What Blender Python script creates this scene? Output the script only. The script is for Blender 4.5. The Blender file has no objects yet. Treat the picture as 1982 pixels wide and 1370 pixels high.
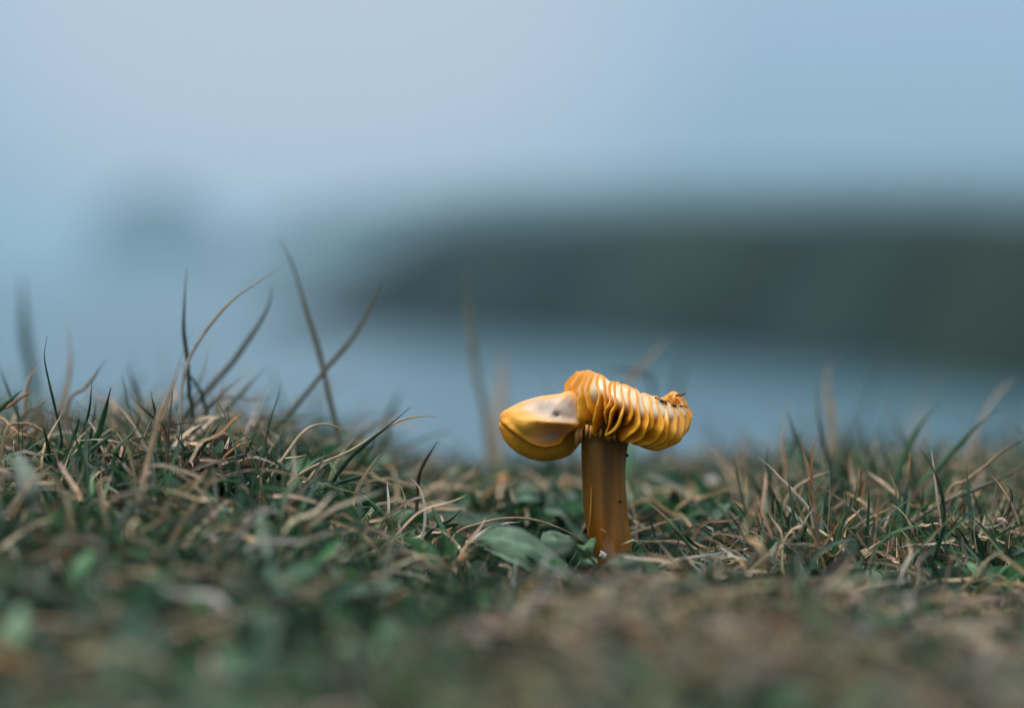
import bpy, bmesh, math, random
import numpy as np
from mathutils import Vector

random.seed(7)
rng = np.random.default_rng(7)
S = bpy.context.scene
COL = S.collection

# ------------------------------------------------------------------ camera
D = 0.59                       # focus distance: the mushroom
LENS = 99.25
K = 36.0 / (LENS * 1982.0)     # tangent per photograph pixel
PITCH = math.atan((685 - 500) * K)
CP, SP = math.cos(PITCH), math.sin(PITCH)


def ray(px, py):
    a, b = (px - 991) * K, (685 - py) * K
    return np.array([a, CP + b * SP, -SP + b * CP])


ZCAM = -D * ray(1180, 1085)[2]
CAMP = np.array([0, 0, ZCAM])


def P(px, py, d):
    """world point seen at a pixel of the photograph, d metres down the lens axis"""
    return CAMP + d * ray(px, py)


cam = bpy.data.cameras.new('camera')
cam_o = bpy.data.objects.new('camera', cam)
COL.objects.link(cam_o)
cam.lens = LENS
cam.sensor_width = 36
cam.clip_start = 0.02
cam.clip_end = 20000
cam_o.location = (0, 0, ZCAM)
cam_o.rotation_euler = (math.pi / 2 - PITCH, 0, 0)
cam.dof.use_dof = True
cam.dof.focus_distance = D - 0.006
cam.dof.aperture_fstop = LENS / 17.5
S.camera = cam_o

# ------------------------------------------------------------------ sky
SUN_EL, SUN_AZ = math.radians(69), math.radians(-125)
w = bpy.data.worlds.new('World')
S.world = w
w.use_nodes = True
nt = w.node_tree
nt.nodes.clear()
out = nt.nodes.new('ShaderNodeOutputWorld')
bg = nt.nodes.new('ShaderNodeBackground')
sky = nt.nodes.new('ShaderNodeTexSky')
sky.sky_type = 'NISHITA'
sky.sun_disc = False
sky.sun_elevation = SUN_EL
sky.sun_rotation = SUN_AZ
sky.air_density = 1.0
sky.dust_density = 2.0
sky.ozone_density = 2.0
bg.inputs['Strength'].default_value = 0.1
# an overcast layer over the clear sky: teal-grey at the horizon, brighter towards the zenith
L = nt.links.new


def wnode(kind, **kw):
    n_ = nt.nodes.new(kind)
    for k_, v_ in kw.items():
        setattr(n_, k_, v_)
    return n_


tc = wnode('ShaderNodeTexCoord')
sx = wnode('ShaderNodeSeparateXYZ')
L(tc.outputs['Generated'], sx.inputs[0])
nz = wnode('ShaderNodeTexNoise')
nz.inputs['Scale'].default_value = 6.0
nz.inputs['Detail'].default_value = 3.0
L(tc.outputs['Generated'], nz.inputs['Vector'])
nm = wnode('ShaderNodeMath', operation='MULTIPLY_ADD')
nm.inputs[1].default_value = 0.05
nm.inputs[2].default_value = -0.025
L(nz.outputs['Fac'], nm.inputs[0])
za = wnode('ShaderNodeMath', operation='ADD')
L(sx.outputs['Z'], za.inputs[0])
L(nm.outputs[0], za.inputs[1])
cr = wnode('ShaderNodeValToRGB')
e = cr.color_ramp.elements
e[0].position = 0.0
e[0].color = (0.30, 0.52, 0.68, 1)
e[1].position = 1.0
e[1].color = (1.70, 1.80, 1.90, 1)
for p_, c_ in ((0.025, (0.36, 0.57, 0.75, 1)), (0.07, (0.46, 0.68, 0.92, 1)), (0.14, (0.56, 0.76, 0.98, 1)), (0.45, (1.10, 1.24, 1.38, 1))):
    q_ = e.new(p_)
    q_.color = c_
L(za.outputs[0], cr.inputs[0])
# a paler gap in the cloud, low to the left
gap = wnode('ShaderNodeVectorMath', operation='DOT_PRODUCT')
gd = Vector((-0.075, 1.0, 0.10)).normalized()
gap.inputs[1].default_value = gd
L(tc.outputs['Generated'], gap.inputs[0])
gr = wnode('ShaderNodeMapRange', interpolation_type='SMOOTHSTEP')
gr.inputs[1].default_value = math.cos(math.radians(9.5))
gr.inputs[2].default_value = 1.0
gr.inputs[4].default_value = 0.9
L(gap.outputs['Value'], gr.inputs[0])
gm = wnode('ShaderNodeMix', data_type='RGBA')
gm.inputs[7].default_value = (0.74, 0.86, 1.01, 1)
L(gr.outputs[0], gm.inputs[0])
L(cr.outputs[0], gm.inputs[6])
sc_ = wnode('ShaderNodeMix', data_type='RGBA', blend_type='MULTIPLY')
sc_.inputs[0].default_value = 1.0
sc_.inputs[7].default_value = (6.2, 6.2, 6.2, 1)
mx = wnode('ShaderNodeMix', data_type='RGBA')
mx.inputs[0].default_value = 0.92
L(gm.outputs[2], sc_.inputs[6])
L(sky.outputs[0], mx.inputs[6])
L(sc_.outputs[2], mx.inputs[7])
L(mx.outputs[2], bg.inputs['Color'])
L(bg.outputs[0], out.inputs['Surface'])

sun = bpy.data.lights.new('sun', 'SUN')
sun.energy = 1.7
sun.angle = math.radians(24)
sun.color = (1.0, 0.96, 0.9)
sun_o = bpy.data.objects.new('sun', sun)
COL.objects.link(sun_o)
# Nishita: rotation measured from +Y towards +X
sd = Vector((math.sin(SUN_AZ) * math.cos(SUN_EL), math.cos(SUN_AZ) * math.cos(SUN_EL), math.sin(SUN_EL)))
sun_o.rotation_euler = sd.to_track_quat('Z', 'Y').to_euler()
sun_o.location = sd * 20

vs = S.view_settings
vs.view_transform = 'Standard'
vs.look = 'None'
vs.gamma = 1
vs.exposure = 0.22
vs.use_curve_mapping = False
S.render.engine = 'CYCLES'
cy = S.cycles
cy.use_denoising = True
cy.max_bounces = 8
cy.diffuse_bounces = 3
cy.glossy_bounces = 2
cy.transmission_bounces = 3
cy.volume_bounces = 1
cy.caustics_reflective = False
cy.caustics_refractive = False
cy.sample_clamp_indirect = 6

# ------------------------------------------------------------------ helpers


def tag(o, label=None, cat=None, group=None, kind=None):
    if label: o['label'] = label
    if cat: o['category'] = cat
    if group: o['group'] = group
    if kind: o['kind'] = kind
    return o


def mesh_obj(name, verts, faces, mat=None, parent=None, smooth=True, cols=None, origin=None):
    verts = np.asarray(verts, dtype=np.float64)
    if origin is not None:
        verts = verts - np.asarray(origin)
    me = bpy.data.meshes.new(name)
    if isinstance(faces, np.ndarray):
        n, k = faces.shape
        me.vertices.add(len(verts))
        me.vertices.foreach_set('co', verts.astype(np.float32).ravel())
        me.loops.add(n * k)
        me.loops.foreach_set('vertex_index', faces.astype(np.int32).ravel())
        me.polygons.add(n)
        me.polygons.foreach_set('loop_start', np.arange(0, n * k, k, dtype=np.int32))
        me.update(calc_edges=True)
        me.validate()
    else:
        me.from_pydata([tuple(v) for v in verts], [], faces)
        me.update()
    if smooth:
        me.polygons.foreach_set('use_smooth', np.ones(len(me.polygons), dtype=bool))
    if cols is not None:
        a = me.attributes.new('col', 'FLOAT_COLOR', 'POINT')
        c = np.ones((len(verts), 4), dtype=np.float32)
        c[:, :3] = cols
        a.data.foreach_set('color', c.ravel())
    if mat: me.materials.append(mat)
    o = bpy.data.objects.new(name, me)
    COL.objects.link(o)
    if origin is not None: o.location = origin
    if parent is not None:
        o.parent = parent
    return o


def grid_faces(nr, nc, cyc=False):
    f = []
    for i in range(nr - 1):
        for j in range(nc if cyc else nc - 1):
            j2 = (j + 1) % nc
            f.append((i * nc + j, i * nc + j2, (i + 1) * nc + j2, (i + 1) * nc + j))
    return f


def crom(pts, n):
    """Catmull-Rom resample"""
    p = np.asarray(pts, dtype=float)
    p = np.vstack([2 * p[0] - p[1], p, 2 * p[-1] - p[-2]])
    m = len(p) - 3
    res = []
    for t in np.linspace(0, m - 1e-6, n):
        i = int(t); f = t - i
        a, b, c, d = p[i], p[i + 1], p[i + 2], p[i + 3]
        res.append(0.5 * ((2 * b) + (c - a) * f + (2 * a - 5 * b + 4 * c - d) * f * f + (3 * b - a - 3 * c + d) * f ** 3))
    return np.array(res)


def vnoise(x, y, s, seed=0):
    """smooth value noise, -1..1"""
    x = np.asarray(x) / s; y = np.asarray(y) / s
    xi, yi = np.floor(x).astype(np.int64), np.floor(y).astype(np.int64)
    fx, fy = x - xi, y - yi
    fx, fy = fx * fx * (3 - 2 * fx), fy * fy * (3 - 2 * fy)

    def h(a, b):
        v = np.sin(a * 127.1 + b * 311.7 + seed * 74.7) * 43758.5453
        return (v - np.floor(v)) * 2 - 1
    return (h(xi, yi) * (1 - fx) + h(xi + 1, yi) * fx) * (1 - fy) + (h(xi, yi + 1) * (1 - fx) + h(xi + 1, yi + 1) * fx) * fy


def sstep(a, b, x):
    t = np.clip((np.asarray(x) - a) / (b - a), 0, 1)
    return t * t * (3 - 2 * t)


def material(name, col=(0.5, 0.5, 0.5), rough=0.6, attr=False, noise=0.0, nscale=300, spec=0.4, transl=0.0,
             sss=0.0, coat=0.0, bump=0.0, stretch=(1, 1, 1)):
    m = bpy.data.materials.new(name)
    m.use_nodes = True
    t = m.node_tree
    N = t.nodes
    lk = t.links.new
    b = N['Principled BSDF']
    b.inputs['Roughness'].default_value = rough
    b.inputs['Specular IOR Level'].default_value = spec
    b.inputs['Coat Weight'].default_value = coat
    b.inputs['Coat Roughness'].default_value = 0.2
    if sss:
        b.inputs['Subsurface Weight'].default_value = sss
        b.inputs['Subsurface Radius'].default_value = (1.0, 0.45, 0.15)
        b.inputs['Subsurface Scale'].default_value = 0.0015
    src = None
    if attr:
        a = N.new('ShaderNodeAttribute')
        a.attribute_name = 'col'
        src = a.outputs['Color']
    else:
        r = N.new('ShaderNodeRGB')
        r.outputs[0].default_value = (*col, 1)
        src = r.outputs[0]
    if noise or bump:
        co = N.new('ShaderNodeTexCoord')
        mpg = N.new('ShaderNodeMapping')
        mpg.inputs['Scale'].default_value = stretch
        nz = N.new('ShaderNodeTexNoise')
        nz.inputs['Scale'].default_value = nscale
        nz.inputs['Detail'].default_value = 5
        lk(co.outputs['Object'], mpg.inputs[0])
        lk(mpg.outputs[0], nz.inputs['Vector'])
        if noise:
            mr = N.new('ShaderNodeMapRange')
            mr.inputs[1].default_value = 0.3
            mr.inputs[2].default_value = 0.7
            mr.inputs[3].default_value = 1 - noise
            mr.inputs[4].default_value = 1 + noise
            lk(nz.outputs['Fac'], mr.inputs[0])
            vm = N.new('ShaderNodeVectorMath')
            vm.operation = 'SCALE'
            lk(src, vm.inputs[0])
            lk(mr.outputs[0], vm.inputs['Scale'])
            src = vm.outputs[0]
        if bump:
            bp = N.new('ShaderNodeBump')
            bp.inputs['Strength'].default_value = bump
            bp.inputs['Distance'].default_value = 0.0005
            lk(nz.outputs['Fac'], bp.inputs['Height'])
            lk(bp.outputs[0], b.inputs['Normal'])
    lk(src, b.inputs['Base Color'])
    if transl:
        tr = N.new('ShaderNodeBsdfTranslucent')
        lk(src, tr.inputs['Color'])
        ms = N.new('ShaderNodeMixShader')
        ms.inputs[0].default_value = transl
        lk(b.outputs[0], ms.inputs[1])
        lk(tr.outputs[0], ms.inputs[2])
        lk(ms.outputs[0], N['Material Output'].inputs['Surface'])
    return m


M_grass = material('grass_blade', attr=True, rough=0.42, noise=0.25, nscale=420, spec=0.45, transl=0.18)
M_straw = material('dry_straw', attr=True, rough=0.6, noise=0.3, nscale=500, spec=0.3, transl=0.1)
M_leaf = material('weed_leaf', attr=True, rough=0.5, noise=0.3, nscale=260, spec=0.4, transl=0.15, bump=0.35)
M_soil = material('soil', (0.035, 0.026, 0.016), 0.9, noise=0.5, nscale=220, spec=0.15, bump=1.0)
M_crumb = material('dark_crumb', (0.018, 0.013, 0.009), 0.8, noise=0.3, nscale=900)
M_flesh = material('mushroom_flesh', attr=True, rough=0.46, noise=0.14, nscale=340, spec=0.4, sss=0.3, coat=0.0, bump=0.3)
M_cap = material('cap_flesh', attr=True, rough=0.27, noise=0.1, nscale=260, spec=0.6, sss=0.25, coat=0.3, bump=0.12)
M_gill = material('mushroom_gill', attr=True, rough=0.36, noise=0.12, nscale=500, spec=0.5, sss=0.12, coat=0.15, bump=0.25)
M_stem = material('mushroom_stem', attr=True, rough=0.34, noise=0.4, nscale=420, spec=0.4, sss=0.15, coat=0.1, bump=0.3, stretch=(1, 1, 0.07))
M_pebble = material('pale_pebble', (0.55, 0.53, 0.5), 0.6, noise=0.2, nscale=800)
M_petal = material('pale_petal', (0.72, 0.68, 0.68), 0.6)
M_amber = material('amber_leaf_bit', (0.5, 0.2, 0.02), 0.5, noise=0.2, nscale=500)

# ------------------------------------------------------------------ ground
SEA_Z = -15.0
_y = [-8.0, 0.2, .40, .48, .53, .59, .65, .72, .80, .90, 1.0]
_zl = [-.012, -.006, -.002, .004, .009, .0145, .0170, .0140, .003, -.03, -.07]
_zc = [-.012, -.006, -.003, -.002, -.002, -.0025, .0004, .0024, .000, -.018, -.055]
_zr = [-.014, -.009, -.006, -.006, -.006, -.0055, -.001, .001, -.003, -.016, -.045]


def ground_z(x, y, bumps=True):
    x = np.asarray(x, dtype=float); y = np.asarray(y, dtype=float)
    zl = sum(np.interp(y + dy, _y, _zl) for dy in (-.02, 0, .02)) / 3
    zc = sum(np.interp(y + dy, _y, _zc) for dy in (-.02, 0, .02)) / 3
    zr = sum(np.interp(y + dy, _y, _zr) for dy in (-.02, 0, .02)) / 3
    wl = sstep(-.012, -.062, x) if False else 1 - sstep(-.062, -.012, x)
    wr = sstep(.03, .09, x)
    z = zl * wl + zr * wr + zc * (1 - wl - wr)
    e = np.maximum(y - 1.0, 0)
    z = z - np.where(e > 0, 0.45 * e + 0.02 * e * e, 0)
    z = np.maximum(z, SEA_Z - 2)
    if bumps:
        z = z + 0.0024 * vnoise(x, y, .019, 1) + 0.0010 * vnoise(x, y, .009, 2)
        far = sstep(.5, 5, np.hypot(x, y))
        z = z + far * (0.12 * vnoise(x, y, 1.7, 3) * sstep(1, 6, np.abs(x) + np.maximum(y, 0)) )
    return z


def axis(fine0, fine1, step, lo, hi, growth=1.22):
    a = list(np.arange(fine0, fine1, step))
    s = step
    v = a[-1]
    while v < hi:
        s *= growth; v += s; a.append(min(v, hi))
    s = step; v = a[0]; b = []
    while v > lo:
        s *= growth; v -= s; b.append(max(v, lo))
    return np.array(b[::-1] + a)


gx = axis(-.22, .22, .0035, -70, 70)
gy = axis(.26, 1.1, .0035, -25, 45)
GX, GY = np.meshgrid(gx, gy)
GZ = ground_z(GX, GY)
nx, ny = len(gx), len(gy)
idx = np.arange(nx * ny).reshape(ny, nx)
gf = np.stack([idx[:-1, :-1], idx[:-1, 1:], idx[1:, 1:], idx[1:, :-1]], -1).reshape(-1, 4)
M_ground = material('turf_soil', (0.024, 0.026, 0.013), 0.9, noise=0.6, nscale=90, spec=0.1, bump=0.8)
tag(mesh_obj('ground', np.stack([GX, GY, GZ], -1).reshape(-1, 3), gf, M_ground), kind='structure')

# sea: one sheet to the horizon
M_sea = material('sea_water', (0.022, 0.105, 0.15), 0.3, spec=0.5, noise=0.15, nscale=0.02)
R = 7000
sv = [(-R, -60, SEA_Z), (R, -60, SEA_Z), (R, R, SEA_Z), (-R, R, SEA_Z)]
tag(mesh_obj('sea', sv, [(0, 1, 2, 3)], M_sea, smooth=False), kind='structure')


def hill_mesh(name, shore, top, depth, mat, nc=90, nr=26, rough=1.0, seed=5):
    """a headland: shore line (x,y) and crest height per station, rising away from the viewer"""
    sh = crom(shore, nc)
    tp = crom([(a,) for a in top], nc)[:, 0]
    V = []
    for r in range(nr):
        t = r / (nr - 1)
        prof = (1 - (1 - min(t * 1.9, 1)) ** 2.2) if t < 0.53 else 1.0
        if t > 0.53:
            prof = 1 - 0.25 * ((t - .53) / .47) ** 2
        y = sh[:, 1] + depth * t
        x = sh[:, 0] * (y / sh[:, 1]) ** 0.6
        z = SEA_Z - 1.5 + (tp - SEA_Z + 1.5) * prof
        z = z + prof * rough * (vnoise(x, y, 28, seed) * 1.2 + vnoise(x, y, 9, seed + 1) * .6)
        V.append(np.stack([x, y, z], -1))
    # close the far side down into the sea
    back = V[-1].copy(); back[:, 1] += depth * .2; back[:, 2] = SEA_Z - 2
    V.append(back)
    V = np.concatenate(V)
    pat = sstep(10, 75, V[:, 0] + 25 * vnoise(V[:, 0], V[:, 1], 40, 8))[:, None] * (.7 + .5 * vnoise(V[:, 0], V[:, 1], 22, 7)[:, None])
    c = np.array([.011, .022, .019]) * (1 - pat) + np.array([.023, .038, .017]) * pat
    return tag(mesh_obj(name, V, grid_faces(nr + 1, nc), mat, cols=np.clip(c, 0.004, 1)), kind='structure')


def hp(px, py, d):
    return P(px, py, d)


def shore_pt(px, py):
    r = ray(px, py)
    t = (SEA_Z - ZCAM) / r[2]
    return (r[0] * t, r[1] * t)


M_head = material('headland_heath', attr=True, rough=0.95, spec=0.1, noise=0.7, nscale=0.03)
M_far = material('far_slopes', (0.03, 0.05, 0.035), 0.95, spec=0.1, noise=0.4, nscale=0.01)
shore = [shore_pt(470, 622), shore_pt(640, 640), shore_pt(860, 660), shore_pt(1150, 680), shore_pt(1400, 702), shore_pt(1700, 735),
         shore_pt(1982, 768), shore_pt(2300, 790), shore_pt(2900, 810), shore_pt(3800, 810)]
tops = []
for (px, py), s in zip([(470, 618), (640, 545), (860, 432), (1150, 410), (1400, 404), (1700, 402), (1982, 400), (2300, 405), (2900, 410), (3800, 420)], shore):
    tops.append(P(px, py, s[1] + 40)[2])
hill_mesh('hill', shore, tops, 120, M_head)
fs = [(P(px, 500, 3400)[0], 3400 - 20 * k) for k, px in enumerate([420, 560, 880, 1300, 1700, 2100, 2800, 3800])]
ft = [P(0, py, 3500)[2] for py in [500, 420, 368, 348, 342, 340, 345, 360]]
hill_mesh('far_hill', fs, ft, 400, M_far, rough=2.0, seed=11)
# a lone stack of rock in the mist
th = np.linspace(0, 2 * np.pi, 40, endpoint=False)
c0 = P(305, 500, 5200)
V = []
for t in np.linspace(0, 1, 16):
    rad = 140 * (1 - 0.30 * t - 0.62 * t ** 5)
    rr = rad * (1 + 0.12 * vnoise(np.cos(th) * 2 + 7, np.sin(th) * 2 + t * 3, .6, 9))
    z = SEA_Z - 2 + t * (P(305, 360, 5200)[2] - SEA_Z + 2)
    V.append(np.stack([c0[0] + rr * np.cos(th), c0[1] + rr * np.sin(th), np.full(40, z)], -1))
fc = grid_faces(16, 40, True) + [tuple(range(15 * 40, 16 * 40))]
tag(mesh_obj('sea_stack', np.concatenate(V), fc, M_far), kind='structure')

# ------------------------------------------------------------------ haze over the water
M_haze = bpy.data.materials.new('haze_air')
M_haze.use_nodes = True
hn = M_haze.node_tree
hn.nodes.clear()
ho = hn.nodes.new('ShaderNodeOutputMaterial')
pv = hn.nodes.new('ShaderNodeVolumePrincipled')
pv.inputs['Color'].default_value = (0.55, 0.78, 0.90, 1)
pv.inputs['Density'].default_value = 0.00017
pv.inputs['Anisotropy'].default_value = 0.2
hn.links.new(pv.outputs[0], ho.inputs['Volume'])
x0, x1, y0, y1, z0, z1 = -R - 100, R + 100, -160, R + 100, SEA_Z - 4, 90
hv = [(x0, y0, z0), (x1, y0, z0), (x1, y1, z0), (x0, y1, z0), (x0, y0, z1), (x1, y0, z1), (x1, y1, z1), (x0, y1, z1)]
hf = [(0, 3, 2, 1), (4, 5, 6, 7), (0, 1, 5, 4), (1, 2, 6, 5), (2, 3, 7, 6), (3, 0, 4, 7)]
tag(mesh_obj('haze', hv, hf, M_haze, smooth=False), kind='stuff')

# ------------------------------------------------------------------ mushroom
base = P(1186, 1090, D)
mush = bpy.data.objects.new('mushroom', None)
COL.objects.link(mush)
mush.location = base
mush.empty_display_size = 0.01
tag(mush, 'small orange mushroom with split upturned cap showing its gills, standing in the turf', 'mushroom')


def mpart(name, V, F, mat, cols=None, parent=None, smooth=True):
    par = parent or mush
    o = mesh_obj(name, np.asarray(V) - base, F, mat, par, smooth, cols)
    return o


# stem ---------------------------------------------------------------
U = K * D
st = [(1190, 1125, 30), (1188, 1090, 34), (1180, 1045, 40), (1173, 1000, 42), (1170, 930, 42), (1170, 880, 43), (1171, 855, 45.5), (1173, 838, 52), (1180, 812, 60)]
sp = crom(st, 60)
NS = 64
V, C = [], []
th = np.linspace(0, 2 * np.pi, NS, endpoint=False)
for i, (cx, cyy, hw) in enumerate(sp):
    c = P(cx, cyy, D)
    t = i / 59
    c = c + np.array([.00015 * math.sin(t * 7 + 1), 0, 0])
    fl = 1 + 0.02 * math.sin(t * 11) * (1 - t) + 0.03 * vnoise(np.cos(th) * 2 + 5, np.sin(th) * 2 + t * 6, 1, 44) + 0.018 * np.sin(th * 3 + 1 + t * 2) + 0.010 * np.sin(th * 17 + t * 3) + 0.006 * np.sin(th * 31 - t * 2) + 0.006 * vnoise(th * 3, t * 9, 1, 4)
    V.append(np.stack([c[0] + hw * U * fl * np.cos(th), c[1] + hw * U * fl * np.sin(th) * .95, np.full(NS, c[2])], -1))
    low = np.array([0.31, 0.112, 0.005]); high = np.array([0.105, 0.052, 0.008])  # olive upper stem, the shade under the cap darkened into its colour
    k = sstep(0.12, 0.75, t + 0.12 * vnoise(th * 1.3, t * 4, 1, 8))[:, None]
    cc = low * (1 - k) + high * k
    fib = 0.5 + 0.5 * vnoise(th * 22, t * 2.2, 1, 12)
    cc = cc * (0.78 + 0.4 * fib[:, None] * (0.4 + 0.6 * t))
    C.append(cc)
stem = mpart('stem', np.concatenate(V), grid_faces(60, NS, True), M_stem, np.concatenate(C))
# fine pale scratch running up the stem
ln = crom([P(1144, 942, D - .0040), P(1144, 965, D - .0040), P(1142, 1000, D - .0038), P(1137, 1040, D - .0029)], 24)


def tube(spine, rad, sides=6, flat=1.0, upv=None):
    n = len(spine)
    tg = np.gradient(spine, axis=0)
    tg /= np.linalg.norm(tg, axis=1)[:, None] + 1e-12
    ref = np.array([0, 1.0, 0]) if upv is None else np.asarray(upv)
    V = []
    for i in range(n):
        a = np.cross(tg[i], ref); a /= np.linalg.norm(a) + 1e-12
        b = np.cross(a, tg[i])
        r = rad[i]
        for k in range(sides):
            q = 2 * math.pi * k / sides
            V.append(spine[i] + r * (a * math.cos(q) + flat * b * math.sin(q)))
    F = grid_faces(n, sides, True)
    F += [tuple(range(sides))[::-1], tuple(range((n - 1) * sides, n * sides))]
    return np.array(V), F


V, F = tube(ln, 0.00013 * np.sin(np.linspace(.15, 3.0, 24)) + .00004, 6)
mpart('scratch', V, F, M_flesh, np.tile([0.42, 0.19, 0.03], (len(V), 1)), parent=None)


def blob(center, r, seed, sub=2, squash=(1, 1, 1), amp=.25):
    bm = bmesh.new()
    bmesh.ops.create_icosphere(bm, subdivisions=sub, radius=1)
    V = np.array([v.co[:] for v in bm.verts])
    F = [tuple(v.index for v in f.verts) for f in bm.faces]
    bm.free()
    n = 1 + amp * (vnoise(V[:, 0] * 2 + seed, V[:, 1] * 2 + V[:, 2] * 1.3, 1, seed) + .5 * vnoise(V[:, 0] * 5, V[:, 2] * 5 + V[:, 1] * 3, 1, seed + 3))
    return np.asarray(center) + V * n[:, None] * r * np.asarray(squash), F


for (px, py, dd, r) in [(1213, 881, -.0005, .0004), (1201, 970, -.0035, .00032)]:
    V, F = blob(P(px, py, D + dd), r, 3)
    mpart('speck', V, F, M_crumb)

# right-hand cap: traced gill edges (image x, y) from the rim down to the stem
ZX, ZY, ZF = 920, 680, 3.115
GP = [
    [(612, 118), (556, 185), (545, 250), (552, 310), (576, 360), (584, 400), (612, 430), (650, 430)],
    [(640, 112), (596, 200), (578, 270), (566, 330), (574, 385), (598, 425), (630, 445), (665, 440)],
    [(672, 110), (640, 200), (618, 290), (614, 370), (620, 430), (640, 470), (668, 470), (690, 440)],
    [(706, 112), (686, 200), (665, 290), (644, 350), (640, 400), (660, 450), (690, 470), (710, 445)],
    [(742, 132), (732, 200), (738, 270), (720, 350), (704, 420), (714, 485), (735, 505), (748, 460)],
    [(776, 158), (768, 230), (768, 300), (756, 360), (744, 420), (750, 470), (768, 490), (775, 455)],
    [(812, 178), (806, 240), (806, 310), (798, 360), (786, 400), (790, 430), (800, 450), (805, 440)],
    [(846, 186), (836, 250), (842, 330), (826, 390), (800, 460), (780, 510), (800, 520), (830, 470)],
    [(886, 198), (884, 270), (886, 340), (862, 410), (822, 480), (800, 516), (830, 520), (850, 480)],
    [(926, 212), (928, 290), (938, 370), (934, 440), (896, 510), (858, 542), (866, 540), (880, 500)],
    [(968, 226), (974, 300), (984, 390), (968, 460), (930, 520), (890, 545), (890, 540), (900, 505)],
    [(1008, 256), (1020, 330), (1036, 410), (1016, 480), (972, 532), (920, 550), (912, 545), (905, 510)],
    [(1048, 270), (1066, 340), (1084, 420), (1060, 490), (1012, 540), (950, 558), (930, 552), (910, 515)],
    [(1090, 276), (1112, 350), (1126, 430), (1104, 500), (1056, 548), (990, 568), (950, 556), (915, 518)],
    [(1130, 296), (1158, 360), (1172, 436), (1150, 510), (1096, 560), (1024, 578), (970, 562), (918, 522)],
    [(1172, 318), (1204, 370), (1218, 440), (1196, 516), (1134, 570), (1056, 590), (985, 568), (920, 526)],
    [(1214, 330), (1246, 380), (1258, 444), (1234, 520), (1164, 578), (1080, 596), (1000, 572), (922, 530)],
    [(1252, 330), (1284, 375), (1292, 430), (1262, 500), (1196, 562), (1110, 592), (1020, 572), (924, 532)],
    [(1268, 326), (1300, 368), (1303, 410), (1282, 470), (1220, 540), (1130, 580), (1030, 565), (924, 530)],
]
GSHORT = [GP[i_] for i_ in (1, 3, 5, 9, 12)]
GP = [g_ for i_, g_ in enumerate(GP) if i_ not in (1, 3, 5, 9, 12)]
NG = len(GP)
NV = 40
PG = np.array([crom(np.array(g, float), NV) for g in GP])     # NG,NV,2 (zoom coords)
PX = ZX + PG[..., 0] / ZF
PY = ZY + PG[..., 1] / ZF
vv = np.linspace(0, 1, NV)
# front of the cup bulges towards the lens
ug = (PX[:, 12] - PX[0, 12]) / (PX[-1, 12] - PX[0, 12])
Rtop, Rbot = 0.0125, 0.0048


def depth_of(u, v):
    rr = float(np.interp(v, [0, .12, .25, .38, .50, .65, .8, .92, 1], [.0072, .0098, .0120, .0129, .0121, .0104, .0080, .0062, .0048]))
    return -np.sin(np.pi * np.clip(u, 0.0, 1.0)) ** 0.8 * rr


E = np.zeros((NG, NV, 3))
for i in range(NG):
    for j in range(NV):
        E[i, j] = P(PX[i, j], PY[i, j], D + depth_of(ug[i], vv[j]))
axis_c = np.array([P(1212 - 34 * sstep(0, 1, v), 772 + 70 * v, D) for v in vv])
# how far the free edge stands off the flesh, as a share of the way to the axis
off = 0.058 + 0.54 * np.sin(np.pi * np.clip((vv - 0.08) / 0.90, 0, 1)) ** 0.9 * sstep(0.16, 0.54, vv)
deep_i = 1 + .42 * np.exp(-((np.arange(NG) - 3.5) / 2.4) ** 2) + .10 * np.sin(np.arange(NG) * 2.4)
Rt = E + (axis_c[None] - E) * np.minimum(off[None] * 1.15 * deep_i[:, None], .84)[..., None]

# flesh: closed cup, front from the gill roots, back mirrored in depth
NUF = 110


def interp_u(A, n):
    return np.stack([crom(A[:, j], n) for j in range(A.shape[1])], 1)


front = interp_u(Rt, NUF)
NVF = 34                                                       # stop the cup at the stem
front = front[:, :NVF]
back = front[::-1].copy()
ub = np.linspace(1, 0, NUF)
back[..., 1] = 2 * P(1200, 780, D)[1] - back[..., 1] + 0.002
# ragged far rim: a torn flap of cap stands up at the right
lift = np.exp(-((ub - 0.90) / 0.05) ** 2) * 0.0022 - np.exp(-((ub - 0.5) / 0.3) ** 2) * 0.002
back[..., 2] += (lift[:, None] * (1 - vv[:NVF])[None] ** 3)
ring = np.concatenate([front, back[1:-1]], 0)                   # cyclic in u
nu = len(ring)
# ridges on the rim
uf = np.concatenate([np.linspace(0, 1, NUF), ub[1:-1]])
V = ring.transpose(1, 0, 2).copy()                             # NV,nu,3
wav = 0.00022 * np.sin(uf * (NG - 1) * 2 * np.pi) * 1.0
V[0, :, 2] += 0.0003 * vnoise(uf * 16, uf * 0 + (np.arange(nu) > NUF) * 5, 1, 3) + wav * .8
cream = np.array([0.90, 0.68, 0.42]); orange = np.array([0.84, 0.29, 0.005]); deep = np.array([0.34, 0.13, 0.012])  # deep: the shade between the gills, put into the lower flesh colour
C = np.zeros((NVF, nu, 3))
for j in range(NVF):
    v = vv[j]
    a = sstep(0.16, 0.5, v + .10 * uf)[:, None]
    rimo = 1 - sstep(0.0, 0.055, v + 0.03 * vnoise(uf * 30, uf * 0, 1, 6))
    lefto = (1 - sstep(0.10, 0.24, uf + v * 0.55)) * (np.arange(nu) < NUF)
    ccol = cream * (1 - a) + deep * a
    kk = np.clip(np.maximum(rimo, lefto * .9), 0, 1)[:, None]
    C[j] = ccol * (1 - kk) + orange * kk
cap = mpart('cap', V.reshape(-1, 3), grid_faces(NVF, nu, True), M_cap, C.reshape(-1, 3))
so = cap.modifiers.new('thickness', 'SOLIDIFY')
so.thickness = 0.0007
so.offset = 0
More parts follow.
